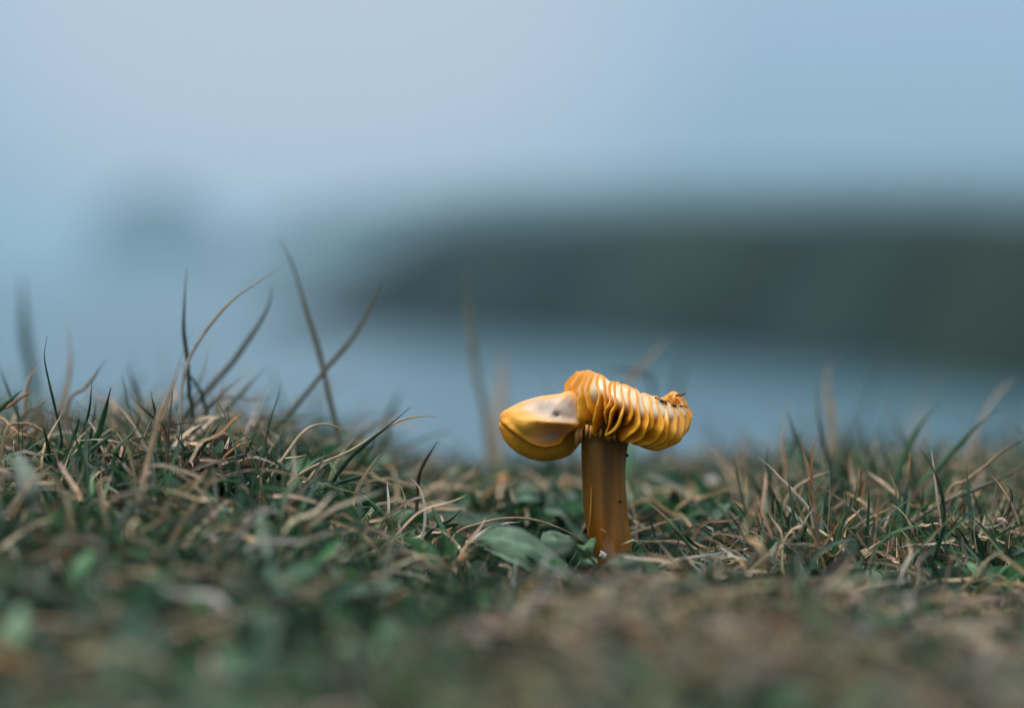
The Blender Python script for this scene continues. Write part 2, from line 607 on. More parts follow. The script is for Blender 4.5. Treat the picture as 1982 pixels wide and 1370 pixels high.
# gill plates, the last outline on each side is the cup's own edge
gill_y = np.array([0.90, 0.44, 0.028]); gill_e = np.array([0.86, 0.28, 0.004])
def add_gill(i, Ei, Ri, tan, short=False):
    Vg, Cg = [], []
    tan /= np.linalg.norm(tan, axis=1)[:, None] + 1e-12
    long_ = sstep(0, 0.05, vv) * (1 - 0.55 * sstep(.9, 1, vv))
    ph = rng.uniform(0, 6)
    wob = 0.00045 * np.sin(vv * 7 + ph) * np.sin(np.pi * vv) + 0.0002 * np.sin(vv * 19 + ph * 2)
    dirn = Ei - Ri
    hgt = np.linalg.norm(dirn, axis=1)
    dirn = dirn / (hgt[:, None] + 1e-9)
    tr = (0.00040 + 0.0001 * np.sin(np.pi * vv)) * long_ + .00005       # half thickness at the root
    te = (0.00025 + 0.00008 * np.sin(vv * 5 + ph)) * long_ * (.55 + .45 * sstep(.15, .45, vv)) + .00004     # at the free edge
    tv = np.linspace(0, 1, NV)
    for j in range(NV):
        r0 = Ri[j] - dirn[j] * 0.0012
        nick = .00022 * float(vnoise(vv[j] * 14, i * 3.1, 1, 7)) * float(sstep(.12, .3, vv[j]))
        e0 = Ei[j] + tan[j] * wob[j] + dirn[j] * nick
        m0 = (Ri[j] + e0) / 2 + tan[j] * wob[j] * .4
        s = tan[j]
        tm = (tr[j] + te[j]) / 2 * 0.8
        tip = e0 + dirn[j] * te[j] * .9
        q = e0 - dirn[j] * te[j] * .2
        Vg += [r0 - s * tr[j], m0 - s * tm, q - s * te[j] * .95, e0 + dirn[j] * te[j] * .5 - s * te[j] * .6, tip,
               e0 + dirn[j] * te[j] * .5 + s * te[j] * .6, q + s * te[j] * .95, m0 + s * tm, r0 + s * tr[j]]
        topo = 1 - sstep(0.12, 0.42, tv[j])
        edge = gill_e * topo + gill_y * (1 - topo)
        body = np.array([0.88, 0.42, 0.04]) * (1 - sstep(.2, .6, tv[j])) + np.array([0.58, 0.21, 0.006]) * sstep(.2, .6, tv[j])  # lower gill faces darker: shade painted into the body colour
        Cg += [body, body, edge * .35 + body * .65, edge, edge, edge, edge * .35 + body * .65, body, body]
    Fg = grid_faces(NV, 9, True) + [tuple(range(9))[::-1], tuple(range((NV - 1) * 9, NV * 9))]
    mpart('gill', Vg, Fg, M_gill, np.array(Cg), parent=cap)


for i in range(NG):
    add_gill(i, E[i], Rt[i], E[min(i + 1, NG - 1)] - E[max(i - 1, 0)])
# shorter gills between the full ones, fading out half-way down
umid = np.linspace(0, 1, NUF)
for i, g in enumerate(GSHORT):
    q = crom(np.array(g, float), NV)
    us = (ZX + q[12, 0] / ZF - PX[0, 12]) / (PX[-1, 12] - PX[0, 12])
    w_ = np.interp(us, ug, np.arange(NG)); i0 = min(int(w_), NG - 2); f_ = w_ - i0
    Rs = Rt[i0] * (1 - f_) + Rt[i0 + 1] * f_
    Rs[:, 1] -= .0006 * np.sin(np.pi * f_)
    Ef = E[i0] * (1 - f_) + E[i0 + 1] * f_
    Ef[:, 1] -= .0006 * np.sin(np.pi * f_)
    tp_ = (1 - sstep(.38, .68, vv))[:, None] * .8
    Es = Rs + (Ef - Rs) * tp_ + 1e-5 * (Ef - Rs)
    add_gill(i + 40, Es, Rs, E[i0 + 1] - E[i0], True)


# short gill stubs where the cap meets the stem
for (xa, ya, xb, yb, hw) in [(1136, 822, 1134, 845, 3.5), (1144, 824, 1141, 850, 3), (1163, 830, 1160, 848, 3), (1189, 838, 1188, 855, 3),
                             (1117, 824, 1115, 864, 5), (1124, 826, 1123, 858, 4)]:
    dd = D - 0.0058 if xa > 1125 else D - .003
    s_ = crom([P(xa, ya, dd), P((xa + xb) / 2 + 1, (ya + yb) / 2, dd - .0004), P(xb, yb, dd + .0006)], 10)
    V, F = tube(s_, hw * U * np.array([1, 1, 1, 1, 1, .97, .9, .78, .55, .15]), 8, 0.6)
    mpart('gill', V, F, M_gill, np.tile([0.50, 0.24, 0.05], (len(V), 1)), parent=cap)


# left-hand lobes: rounded, thick petals of torn cap ------------------
def lobe(name, outline, center, dmid, front, back, n=96, rings=26, colf=None):
    o = np.vstack([outline, outline[:1]])
    oc = crom(np.vstack([outline[-2:], o, outline[1:3]]), (len(o) + 4) * 16)
    k0 = 2 * 16; oc = oc[k0 + 0: -3 * 16]
    # resample evenly
    seg = np.linalg.norm(np.diff(np.vstack([oc, oc[:1]]), axis=0), axis=1)
    cum = np.concatenate([[0], np.cumsum(seg)])
    oc2 = np.vstack([oc, oc[:1]])
    tt = np.linspace(0, cum[-1], n, endpoint=False)
    ox = np.interp(tt, cum, oc2[:, 0]); oy = np.interp(tt, cum, oc2[:, 1])
    V, C = [], []
    rs = np.sin(np.linspace(0.03, 1, rings) * math.pi / 2)
    order = [('f', s) for s in rs] + [('b', s) for s in rs[::-1][1:]]
    for side, s in order:
        for k in range(n):
            px = center[0] + (ox[k] - center[0]) * s
            py = center[1] + (oy[k] - center[1]) * s
            h = math.sqrt(max(0, 1 - s * s))
            d = dmid + (-front(px, py, h) if side == 'f' else back * h)
            V.append(P(px, py, d))
            C.append(colf(px, py, side, s))
    nr = len(order)
    F = grid_faces(nr, n, True) + [tuple(range(n))[::-1], tuple(range((nr - 1) * n, nr * n))]
    return mpart(name, V, F, M_flesh, np.array(C))


def g2(px, py, cx, cyy, sx, sy, rot=0):
    dx, dy = px - cx, py - cyy
    a = dx * math.cos(rot) + dy * math.sin(rot); b = -dx * math.sin(rot) + dy * math.cos(rot)
    return math.exp(-(a / sx) ** 2 - (b / sy) ** 2)


def col_low(px, py, side, s):
    k = float(sstep(.75, 1.0, s))
    return np.array([0.80, 0.36, 0.03]) * (1 - k) + np.array([0.90, 0.37, 0.02]) * k


low_out = np.array([(968, 815), (970, 838), (983, 861), (1008, 880), (1044, 892), (1080, 889), (1104, 880), (1120, 862), (1132, 842), (1120, 822), (1070, 805), (1010, 800)], float)
lobe('cap_underside', low_out, (1055, 850), D + .0072, lambda x, y, h: .0056 * h ** .6, .010, colf=col_low)

up_out = np.array([(967, 804), (974, 796), (988, 788), (1010, 777), (1045, 767), (1080, 762), (1106, 757), (1124, 775), (1130, 800), (1124, 824), (1112, 832), (1096, 843), (1087, 856), (1078, 862), (1058, 867), (1035, 864), (1010, 853), (988, 837), (973, 824), (967, 813)], float)


def ridge_at(x):
    return float(np.interp(x, [966, 985, 1005, 1030, 1060, 1090, 1130], [812, 806, 806, 812, 819, 822, 826]))


def front_up(x, y, h):
    ry = ridge_at(x)
    f = 0.0052 * h ** .62
    # the upper face leans back from a fold; below it a hollow, then the lip rolls forward again
    f += h ** .6 * 0.0024 * math.exp(-((y - ry) / 10) ** 2) * float(sstep(1020, 1070, x))
    f += h ** .6 * 0.0028 * g2(x, y, 1008, 824, 40, 34, .3)
    below = float(sstep(-4, 12, y - ry))
    f += 0.0032 * float(1 - sstep(.30, .72, h)) * h ** .5 * below
    f -= h ** .4 * 0.0066 * g2(x, y, 1074, 843, 36, 17, -0.15)
    f += (0.0005 * float(vnoise(x, y, 24, 5)) + .00008 * float(vnoise(x * .8 + y * .3, y * .5 - x * .2, 6, 6))) * h ** .5
    f -= 0.0009 * g2(x, y, 1077, 802, 6, 5)
    return f


def col_up(px, py, side, s):
    if side == 'b':
        return np.array([0.72, 0.36, 0.06])
    pale = np.array([0.66, 0.56, 0.49]); gold = np.array([0.90, 0.45, 0.05]); orange = np.array([0.82, 0.31, 0.015])
    ry = ridge_at(px)
    w1 = 8 * float(vnoise(px, py, 16, 2))
    top = float(sstep(968, 1062, px - (py - 790) * .6 + w1) * (.3 + .7 * sstep(758, 786, py + w1 * .6))) * float(1 - sstep(-16, 7, py - ry + w1 * .4 + 2)) * (.88 + .12 * float(vnoise(px, py, 5, 13)))
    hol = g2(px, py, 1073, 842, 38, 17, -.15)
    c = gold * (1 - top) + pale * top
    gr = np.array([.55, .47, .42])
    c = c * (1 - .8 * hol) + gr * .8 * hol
    lip = float(sstep(.70, .96, s)) * float(.35 + .75 * sstep(815, 845, py))
    fold = math.exp(-((py - ry - 1) / 4.0) ** 2) * float(sstep(1045, 1075, px)) * .7
    tip = g2(px, py, 966, 820, 16, 16) + .6 * g2(px, py, 1000, 801, 24, 4, -.12)
    k = min(1.0, lip + fold + tip)
    c = c * (1 - k) + orange * k
    spot = .5 * g2(px, py, 1077, 802, 5, 3.4, .5) + .15 * g2(px, py, 1070, 805, 9, 3, -.2)
    return c * (1 - .88 * spot) + np.array([.06, .05, .05]) * .88 * spot


lobe('cap_lobe', up_out, (1052, 816), D - .0015, front_up, .006, n=160, rings=44, colf=col_up)

# torn flap standing up behind the rim, with a dry brown tip
flap = np.array([(1266, 776), (1280, 770), (1289, 765), (1296, 760), (1304, 757), (1311, 760), (1315, 764), (1321, 766), (1325, 773), (1332, 783), (1326, 800), (1290, 800), (1268, 790)], float)
lobe('cap_flap', flap, (1306, 780), D + .004, lambda x, y, h: (.0009 + .0005 * float(vnoise(x, y * .3, 4, 3))) * h, .0009, n=72, rings=10,
     colf=lambda px, py, side, s: np.array([0.82, 0.36, 0.03]) + np.array([.06, .16, .14]) * max(0, float(vnoise(px, py, 7, 5))))
V, F = tube(crom([P(1308, 765, D + .003), P(1319, 764.5, D + .003), P(1328, 760.5, D + .004)], 8), .00026 * np.array([1, 1.1, 1.2, 1.2, 1.1, 1, .9, .5]), 6)
mpart('dry_tip', V, F, M_flesh, np.tile([.10, .055, .02], (len(V), 1)))

# soil crumbs lying along the torn rim
Vs, Fs = [], []
for k in range(80):
    t = float(np.clip(rng.choice([.08, .22, .3, .55, .62, .8, .93]) + rng.normal(0, .05), 0, 1))
    px = 1268 + 62 * t
    py = float(np.interp(px, [1268, 1285, 1300, 1320, 1332], [769, 777, 784, 787, 786])) + rng.normal(0, 1.3)
    V, F = blob(P(px, py, D - .0062 + .0058 * t + rng.normal(0, .0005)), min(.0004, .00009 * (1 + rng.pareto(2.2))), int(rng.integers(90)), sub=1, squash=(rng.uniform(.8, 1.8), 1, rng.uniform(.5, 1)), amp=.5)
    Fs += [tuple(a + sum(len(q) for q in Vs) for a in f) for f in F]
    Vs.append(V)
tag(mesh_obj('soil_crumbs', np.concatenate(Vs), Fs, M_crumb, origin=P(1300, 780, D)),
    'black soil crumbs caught along the right rim of the orange cap', 'soil crumbs', kind='stuff')

# ------------------------------------------------------------------ palette of plant colours
GREEN = np.array([.044, .125, .046]); DKGREEN = np.array([.014, .048, .024]); BLUEGR = np.array([.058, .108, .070])
GREYGR = np.array([.10, .125, .095]); STRAW = np.array([.43, .32, .20]); TAN = np.array([.32, .215, .125])
ORANGE = np.array([.36, .17, .05]); GREYST = np.array([.30, .27, .225]); BROWN = np.array([.085, .055, .032]); PINKST = np.array([.42, .31, .235])
OLIVE = np.array([.15, .14, .095])

blade_group = 'grass blades that can be told apart in the turf'


def named_blade(pts, d, wpx, cb, ct, label, cat='grass blade', dtip=None, mat=None, tipk=0.45, name='grass_blade', flat=0.45, root=True):
    """pts run from tip to foot in photograph pixels; d = distance, wpx = width in pixels"""
    p = np.array(pts, float)
    n = max(14, int(5 * len(p)))
    dt = d if dtip is None else dtip
    dep = np.linspace(dt, d, len(p))
    W = np.array([P(a, b, c) for (a, b), c in zip(p, dep)])
    gz = float(ground_z(W[-1, 0], W[-1, 1]))
    if root and W[-1, 2] > gz - .001:
        f = W[-1].copy()
        dirv = W[-1] - W[-2]
        k = min(1.0, (W[-1, 2] - gz + .002) / max(1e-4, -dirv[2])) if dirv[2] < 0 else 0
        f += dirv * k * .5
        f[2] = min(float(ground_z(f[0], f[1])) - .002, W[-1, 2] - .001)
        W = np.vstack([W, f])
    sp_ = crom(W, n)
    t = np.linspace(0, 1, n)                      # 0 tip .. 1 foot
    ln_ = np.linalg.norm(W[0] - W[-1])
    sp_ = sp_ + (vnoise(t * 6, t * 0 + d * 991 + wpx, 1, int(pts[0][0]) % 97)[:, None] * np.array([1, .5, .4]) * ln_ * .006)
    hw = wpx * K * d * .45
    rad = hw * (0.16 + 0.84 * sstep(0, .42, t)) * (1 - .12 * sstep(.7, 1, t)) * (1 + .10 * vnoise(t * 9, t * 0, 1, int(wpx * 7)))
    V, F = tube(sp_, rad, 7, flat)
    k = sstep(tipk, 0.05, t) if False else 1 - sstep(0.05, tipk, t)
    c = cb[None] * (1 - k[:, None]) + ct[None] * k[:, None]
    c = np.repeat(c, 7, 0)
    o = mesh_obj(name, V, F, mat or M_grass, None, True, c, origin=sp_[-1])
    return tag(o, label, cat, blade_group)


NB = [
    ([(40, 535), (45, 600), (54, 680), (66, 760), (72, 800)], .765, 24, BLUEGR, BLUEGR, 'wide grey-green blade, heavily blurred, standing upright at the far left edge'),
    ([(92, 650), (87, 690), (95, 740), (108, 790), (118, 850), (116, 885)], .592, 5.5, DKGREEN, BROWN, 'thin dark blade with brown tip rising straight from turf at the left'),
    ([(132, 625), (137, 680), (134, 720), (126, 770), (112, 810)], .645, 9, TAN, TAN, 'soft tan blade right of the thin dark blade at the left'),
    ([(205, 695), (185, 725), (162, 752), (132, 785)], .618, 7, TAN, OLIVE, 'tan blade leaning right over the turf at left, ending below the sea'),
    ([(75, 700), (60, 725), (51, 752), (47, 805)], .612, 7, TAN, ORANGE, 'short bent blade with rusty tip near the left edge'),
    ([(178, 735), (173, 790), (160, 850)], .592, 6.5, DKGREEN, DKGREEN, 'thin deep green blade just left of a broader green one'),
    ([(214, 750), (205, 790), (192, 832), (178, 872)], .592, 13, GREEN, DKGREEN, 'broad sharp green blade standing in the turf at left'),
    ([(42, 755), (24, 771), (-4, 795), (-25, 820)], .582, 11, GREEN, GREEN, 'bright green blade leaning in from the left border'),
    ([(68, 755), (46, 766), (20, 785), (-12, 812)], .598, 7, ORANGE, ORANGE, 'rusty orange blade beside the green one at the left border'),
    ([(247, 705), (258, 742), (275, 780), (292, 815)], .645, 10, GREYGR, GREYGR, 'blurred grey-green blade leaning left between two clumps at left'),
    ([(250, 763), (272, 785), (300, 810), (322, 838)], .59, 5, BROWN, ORANGE, 'short dark brown blade slanting down right beside a brown spike'),
    ([(292, 757), (297, 785), (301, 812)], .596, 5, BROWN, BROWN, 'tiny upright brown spike beside the slanting brown blade'),
    ([(361, 522), (356, 580), (358, 640), (363, 700), (368, 760), (371, 805)], .614, 10, np.array([.05, .065, .05]), OLIVE, 'tall dark upright blade standing against the sea, left of the crossed blades'),
    ([(550, 512), (500, 545), (452, 578), (412, 622), (382, 668), (363, 705), (350, 760), (346, 825)], .604, 8.5, GREYST * .9, GREYST, 'long tan blade arching right across the sea to touch a taller blade'),
    ([(527, 555), (519, 592), (490, 645), (452, 698), (412, 742), (370, 790), (332, 845)], .638, 14, GREYST * .6, GREYGR, 'wide greyish blade curving under the long tan arch'),
    ([(352, 700), (336, 742), (311, 800), (296, 850), (284, 900), (268, 985)], .553, 14, STRAW, PINKST, 'broad pale straw blade, blurred, in front of the left turf'),
    ([(335, 730), (331, 790), (326, 845)], .578, 7, BROWN, TAN, 'brown stalk right behind the broad pale straw blade'),
    ([(515, 712), (480, 746), (444, 786), (406, 826), (388, 855)], .628, 10, BLUEGR * .8, GREYGR, 'short slate-green blade leaning right below the curved grey blade'),
    ([(541, 460), (562, 508), (590, 590), (614, 668), (632, 740), (646, 800), (654, 850)], .637, 12, OLIVE, OLIVE, 'tallest grey-brown blade, leaning left, one arm of the X'),
    ([(737, 530), (728, 562), (714, 600), (680, 658), (630, 715), (582, 775), (540, 820), (488, 852)], .634, 11, OLIVE, OLIVE, 'grey-brown blade leaning right, the other arm of the X'),
    ([(690, 852), (666, 833), (636, 821), (606, 824), (580, 842), (558, 872), (535, 905), (515, 940)], .578, 6.5, STRAW, TAN, 'thin straw blade bent over in a neat arch below the crossed blades'),
    ([(795, 788), (757, 820), (716, 852), (680, 884), (648, 925), (632, 962)], .578, 9, DKGREEN, DKGREEN, 'dark green blade leaning right, crossing a straw one above the middle turf'),
    ([(846, 808), (815, 806), (772, 815), (722, 845), (672, 875), (602, 905), (556, 938)], .585, 6, STRAW, ORANGE, 'long straw blade with speckled tip bending level left of the mushroom'),
    ([(775, 755), (763, 785), (748, 820)], .70, 11, GREYGR, GREYGR, 'faint blurred stub of a blade behind the dark green leaning one'),
    ([(740, 917), (705, 920), (664, 932), (620, 946), (560, 962)], .58, 9, DKGREEN, GREEN, 'dark green blade lying almost level with pale tip, left of middle'),
    ([(848, 853), (830, 880), (813, 915), (807, 962)], .600, 8, BROWN, BROWN * 1.3, 'dark brown stub of stalk slanting up in front of brown litter'),
    ([(900, 510), (905, 580), (912, 660), (924, 730), (936, 790), (948, 870)], .72, 16, OLIVE * 1.35, OLIVE * 1.3, 'wide blurred grey-brown blade standing against the dark headland'),
    ([(972, 680), (969, 760), (964, 830)], .77, 24, TAN * 1.1, TAN, 'faint wide tan blade, very blurred, left of the mushroom cap'),
    ([(546, 835), (530, 860), (516, 885), (506, 915)], .576, 5.5, PINKST, PINKST, 'short pinkish straw blade left of the arched straw blade'),
    ([(512, 850), (528, 886), (550, 918)], .574, 6, DKGREEN, DKGREEN, 'small dark green blade crossing the short pinkish straw'),
    ([(1290, 655), (1256, 694), (1216, 740), (1180, 790)], .70, 10, TAN, STRAW, 'blurred tan blade leaning right above the mushroom cap'),
    ([(1165, 722), (1205, 719), (1240, 730), (1262, 748)], .72, 9, OLIVE * .7, OLIVE * .7, 'dim grey blade bent level just behind the top of the cap', ),
    ([(1322, 690), (1308, 760), (1290, 850)], .80, 15, GREYGR, GREYGR, 'very faint blurred blade behind the right rim of the cap'),
    ([(1240, 960), (1276, 990), (1306, 1022), (1336, 1060), (1364, 1100), (1386, 1145)], .572, 8.5, GREEN, STRAW, 'blade with straw tip and green foot leaning left beside the stem'),
    ([(1267, 1042), (1294, 1076), (1328, 1118)], .565, 10, STRAW, STRAW, 'short flat straw blade leaning left at the foot of the mushroom'),
    ([(1450, 1061), (1400, 1069), (1360, 1077), (1310, 1084), (1275, 1098), (1240, 1118)], .566, 9, GREYST, GREYST, 'grey stripped straw lying level right of the mushroom foot'),
    ([(1134, 1046), (1082, 1021), (1032, 1005), (982, 1002), (932, 1012), (880, 1036)], .584, 6, TAN, TAN, 'thin tan blade arching over the weed leaves to the stem'),
    ([(1470, 885), (1502, 916), (1540, 956), (1572, 1002)], .592, 7.5, PINKST, PINKST, 'pale pinkish straw slanting left in the right-hand clump'),
    ([(1480, 915), (1494, 950), (1512, 1000)], .602, 6.5, DKGREEN, ORANGE, 'green blade with rusty tip under the pale pinkish straw'),
    ([(1520, 788), (1515, 850), (1520, 900), (1520, 960)], .63, 9, TAN, STRAW, 'upright tan blade, left of the green blades of the right clump'),
    ([(1523, 792), (1531, 822), (1552, 862), (1590, 910), (1645, 955)], .632, 10, BLUEGR, GREYGR, 'grey-green blade bending left from the right clump beside upright tan one'),
    ([(1605, 705), (1600, 760), (1611, 820), (1608, 880)], .70, 18, STRAW, STRAW, 'tall pale straw blade, blurred, topping the right-hand clump'),
    ([(1577, 735), (1585, 800), (1590, 850), (1604, 890), (1616, 945)], .642, 11, DKGREEN, OLIVE, 'green blade with tan upper half in front of the tall pale straw'),
    ([(1583, 840), (1573, 872), (1570, 940), (1572, 990), (1592, 1065)], .60, 7, np.array([.17, .085, .035]), ORANGE, 'long rusty brown blade standing upright in the right clump'),
    ([(1605, 912), (1572, 925), (1541, 945), (1520, 975), (1511, 1022), (1508, 1095)], .604, 12, STRAW * .9, STRAW, 'broad straw blade bent over to the right beside the pinkish straw'),
    ([(1614, 870), (1608, 920), (1599, 960), (1596, 1030), (1598, 1085)], .60, 8, BLUEGR * .7, BLUEGR, 'thin slate-green blade right of the long rusty one'),
    ([(1550, 860), (1562, 902), (1568, 950), (1575, 1000)], .612, 8, TAN, ORANGE, 'tan blade behind the long rusty one leaning left'),
    ([(1820, 780), (1787, 815), (1761, 860), (1741, 910), (1712, 985)], .632, 13, GREEN, BLUEGR, 'tall green blade curving right, left one of two above the right turf'),
    ([(1933, 793), (1890, 825), (1852, 865), (1816, 905), (1772, 960)], .626, 13, GREEN, BLUEGR, 'long green blade leaning right, right one of two above the right turf'),
    ([(2010, 835), (1946, 870), (1910, 900), (1870, 930), (1832, 962)], .605, 8, TAN, BROWN, 'brown stalk leaning right out of frame, upper of two'),
    ([(2010, 890), (1942, 924), (1890, 946), (1820, 976), (1752, 1030)], .60, 9, OLIVE, BROWN, 'brown stalk leaning right out of frame, lower of two'),
    ([(1779, 867), (1801, 895), (1820, 940), (1827, 1000), (1815, 1060), (1790, 1110), (1757, 1165)], .574, 8, DKGREEN, BROWN * 1.6, 'sharp dark green blade bowed like a bracket on the right'),
    ([(1946, 937), (1958, 950), (1956, 980), (1944, 1002), (1925, 1020)], .584, 8, BROWN, BROWN, 'brown blade ending in a small hook near the right border'),
    ([(1762, 873), (1757, 930), (1750, 985)], .60, 7.5, DKGREEN, ORANGE, 'short green spike with orange tip left of the bowed blade'),
    ([(1671, 1010), (1650, 1036), (1636, 1076), (1622, 1104)], .583, 14, BLUEGR, BLUEGR * 1.4, 'stout bluish blade with pale tip in the right clump'),
    ([(1712, 1042), (1682, 1064), (1648, 1102)], .58, 9, STRAW, STRAW, 'straw blade leaning right beside the stout bluish blade'),
    ([(1862, 1040), (1870, 1075), (1878, 1112)], .570, 6.5, PINKST, PINKST, 'pale upright straw among green blades near the right border'),
    ([(2005, 1098), (1972, 1092), (1946, 1102), (1930, 1125), (1922, 1160)], .565, 15, GREEN * 1.3, GREEN * 1.3, 'wide fresh green blade arched over at the right border'),
    ([(1912, 860), (1905, 930), (1894, 1005)], .665, 14, BLUEGR, GREYGR, 'blurred grey-green blade standing behind the two brown stalks'),
    ([(1645, 885), (1650, 925), (1662, 975)], .63, 12, STRAW, STRAW, 'blurred pale straw stub in the middle of the right clump'),
    ([(798, 926), (813, 949), (822, 983), (820, 1028), (803, 1070)], .574, 7.5, GREYST, PINKST, 'pale crooked straw standing in the middle of the turf'),
    ([(690, 953), (715, 970), (740, 996), (757, 1022)], .578, 12, GREEN * 1.2, GREEN, 'flat green blade slanting left, left of the crooked straw'),
    ([(833, 972), (846, 1005), (864, 1044)], .574, 14, GREEN * 1.1, BLUEGR, 'broad green blade just right of the crooked straw'),
    ([(893, 985), (870, 1006), (826, 1034)], .58, 9, DKGREEN, DKGREEN, 'dark green pointed blade slanting right toward the weed leaves'),
    ([(590, 925), (593, 975), (590, 1025)], .584, 10, STRAW, STRAW, 'upright flat straw under the arched straw blade'),
    ([(1700, 965), (1697, 1010), (1690, 1070)], .585, 6, TAN, ORANGE, 'thin rusty stalk upright right of the stout bluish blade'),
    ([(1776, 1020), (1774, 1060), (1765, 1100)], .58, 9, DKGREEN, GREEN, 'small green spike inside the bow of the bracket-shaped blade'),
    ([(1735, 1040), (1738, 1085), (1742, 1125)], .58, 9, STRAW, STRAW, 'straw spike left of the small green spike at right'),
    ([(1908, 1070), (1925, 1110), (1945, 1150)], .568, 6, TAN, BROWN, 'thin brown straw slanting left by the fresh green arch'),
    ([(1520, 1085), (1560, 1098), (1590, 1108)], .572, 5, PINKST, PINKST, 'pale little straw lying under the right clump'),
    ([(425, 820), (405, 850), (380, 885)], .588, 8, DKGREEN, DKGREEN, 'little dark green blade beside the soil clod'),
    ([(490, 838), (462, 846), (436, 866), (424, 890)], .588, 9, BLUEGR, GREEN, 'bluish blade curling right above the soil clod'),
    ([(492, 852), (470, 858), (448, 872), (430, 895)], .584, 6, ORANGE, TAN, 'rusty straw curling right under the bluish blade'),
    ([(126, 790), (105, 825), (88, 860), (80, 900)], .585, 6, STRAW, PINKST, 'pale straw leaning right in front of the thin dark blade'),
    ([(100, 870), (96, 848), (70, 826), (40, 820), (10, 838)], .588, 7, TAN, ORANGE, 'tan blade bent over in a low arch at the left'),
    ([(154, 808), (145, 840), (132, 885)], .584, 10, DKGREEN, DKGREEN, 'dark green blade between the thin dark blade and the broad green one'),
    ([(232, 830), (205, 850), (165, 880), (150, 905)], .58, 11, BLUEGR, GREEN, 'green blade leaning right low in front of the broad green one'),
    ([(268, 826), (245, 850), (222, 880)], .578, 9, GREEN, GREEN, 'short green blade leaning right left of the pale straw blade'),
]
for b in NB:
    pts, d, wp, cb, ct, lab = b
    cb, ct = [np.asarray(q) * (1.35 if q[0] > .2 else 1.0) for q in (cb, ct)]
    named_blade(pts, d, wp, np.asarray(cb), np.asarray(ct), lab, dtip=d + random.uniform(-.006, .006) * (1 if d > .55 else .3))


# ------------------------------------------------------------------ weed with round leaves at the foot of the stem
def leaf_mesh(spine, halfw, side, n=22, m=9, cup=.18, cb=GREEN, ct=GREEN, serr=.04, seed=1, thick=.00025):
    sp_ = crom(spine, n)
    t = np.linspace(0, 1, n)
    prof = np.sin(np.pi * np.clip(t * .93 + .035, 0, 1) ** .8) ** .58
    hw = halfw * prof * (1 + serr * np.sin(t * 34 + seed))
    side = np.asarray(side, float); side /= np.linalg.norm(side)
    tg = np.gradient(sp_, axis=0); tg /= np.linalg.norm(tg, axis=1)[:, None]
    V, C = [], []
    for layer in (0, 1):
        for i in range(n):
            s = side - tg[i] * np.dot(side, tg[i]); s /= np.linalg.norm(s)
            nn = np.cross(tg[i], s)
            for j in range(m):
                u = j / (m - 1) * 2 - 1
                h = cup * hw[i] * (u * u) - .10 * hw[i] * math.exp(-(u / .14) ** 2)
                h += 0.05 * halfw * math.sin(t[i] * 26 + abs(u) * 7) * (1 - abs(u)) + .10 * halfw * float(vnoise(t[i] * 5, u * 2, 1, seed))
                V.append(sp_[i] + s * u * hw[i] + nn * (h - layer * thick))
                vein = math.exp(-(u / .09) ** 2) * .5
                q = 1 + .12 * float(vnoise(t[i] * 9, u * 4, 1, seed + 5)) + vein
                C.append((cb * (1 - t[i]) + ct * t[i]) * q)
    F = grid_faces(n, m) + [tuple(a + n * m for a in f[::-1]) for f in grid_faces(n, m)]
    rim = [i * m for i in range(n)] + [(n - 1) * m + j for j in range(1, m)] + [i * m + m - 1 for i in range(n - 2, -1, -1)] + [j for j in range(m - 2, 0, -1)]
    for a, b in zip(rim, rim[1:] + rim[:1]):
        F.append((b, a, a + n * m, b + n * m))
    return np.array(V), F, np.array(C)


weed_o = P(1105, 1108, .574)
weed = bpy.data.objects.new('weed_plant', None)
COL.objects.link(weed)
weed.location = weed_o
weed.empty_display_size = .01
tag(weed, 'green weed with smooth rounded leaves left of the mushroom stem', 'weed')
LG = np.array([.125, .205, .125]); LG2 = np.array([.075, .17, .05])
leaves = [
    ([P(1108, 1112, .574), P(1060, 1084, .566), P(1010, 1056, .563), (P(960, 1042, .565)), P(926, 1046, .572)], 36, (0, .55, 1), LG, LG * 1.1, 1),
    ([P(1092, 1096, .582), P(1086, 1074, .580), P(1074, 1048, .580), P(1060, 1028, .583)], 36, (1, .2, .35), LG * .62, LG * .75, 2),
    ([P(1100, 1108, .574), P(1118, 1080, .570), P(1136, 1058, .570), P(1149, 1042, .573)], 17, (.8, .3, .5), LG * .9, LG2, 3),
    ([P(1120, 1118, .572), P(1135, 1095, .565), P(1150, 1080, .566)], 20, (.9, .3, .3), LG * .9, LG * .9, 4),
]
for spn, hwp, sd_, c1, c2, sdd in leaves:
    V, F, C = leaf_mesh(np.array(spn), hwp * U, sd_, cb=c1, ct=c2, seed=sdd)
    mesh_obj('leaf', V - weed_o, F, M_leaf, weed, True, C)


def lone_leaf(spn, hwp, side, c, label, seed, name='leaf', cat='leaf'):
    V, F, C = leaf_mesh(np.array(spn), hwp * U, side, cb=c, ct=c * 1.1, seed=seed)
    return tag(mesh_obj(name, V, F, M_leaf, None, True, C, origin=spn[0]), label, cat, 'single leaves lying in the turf')


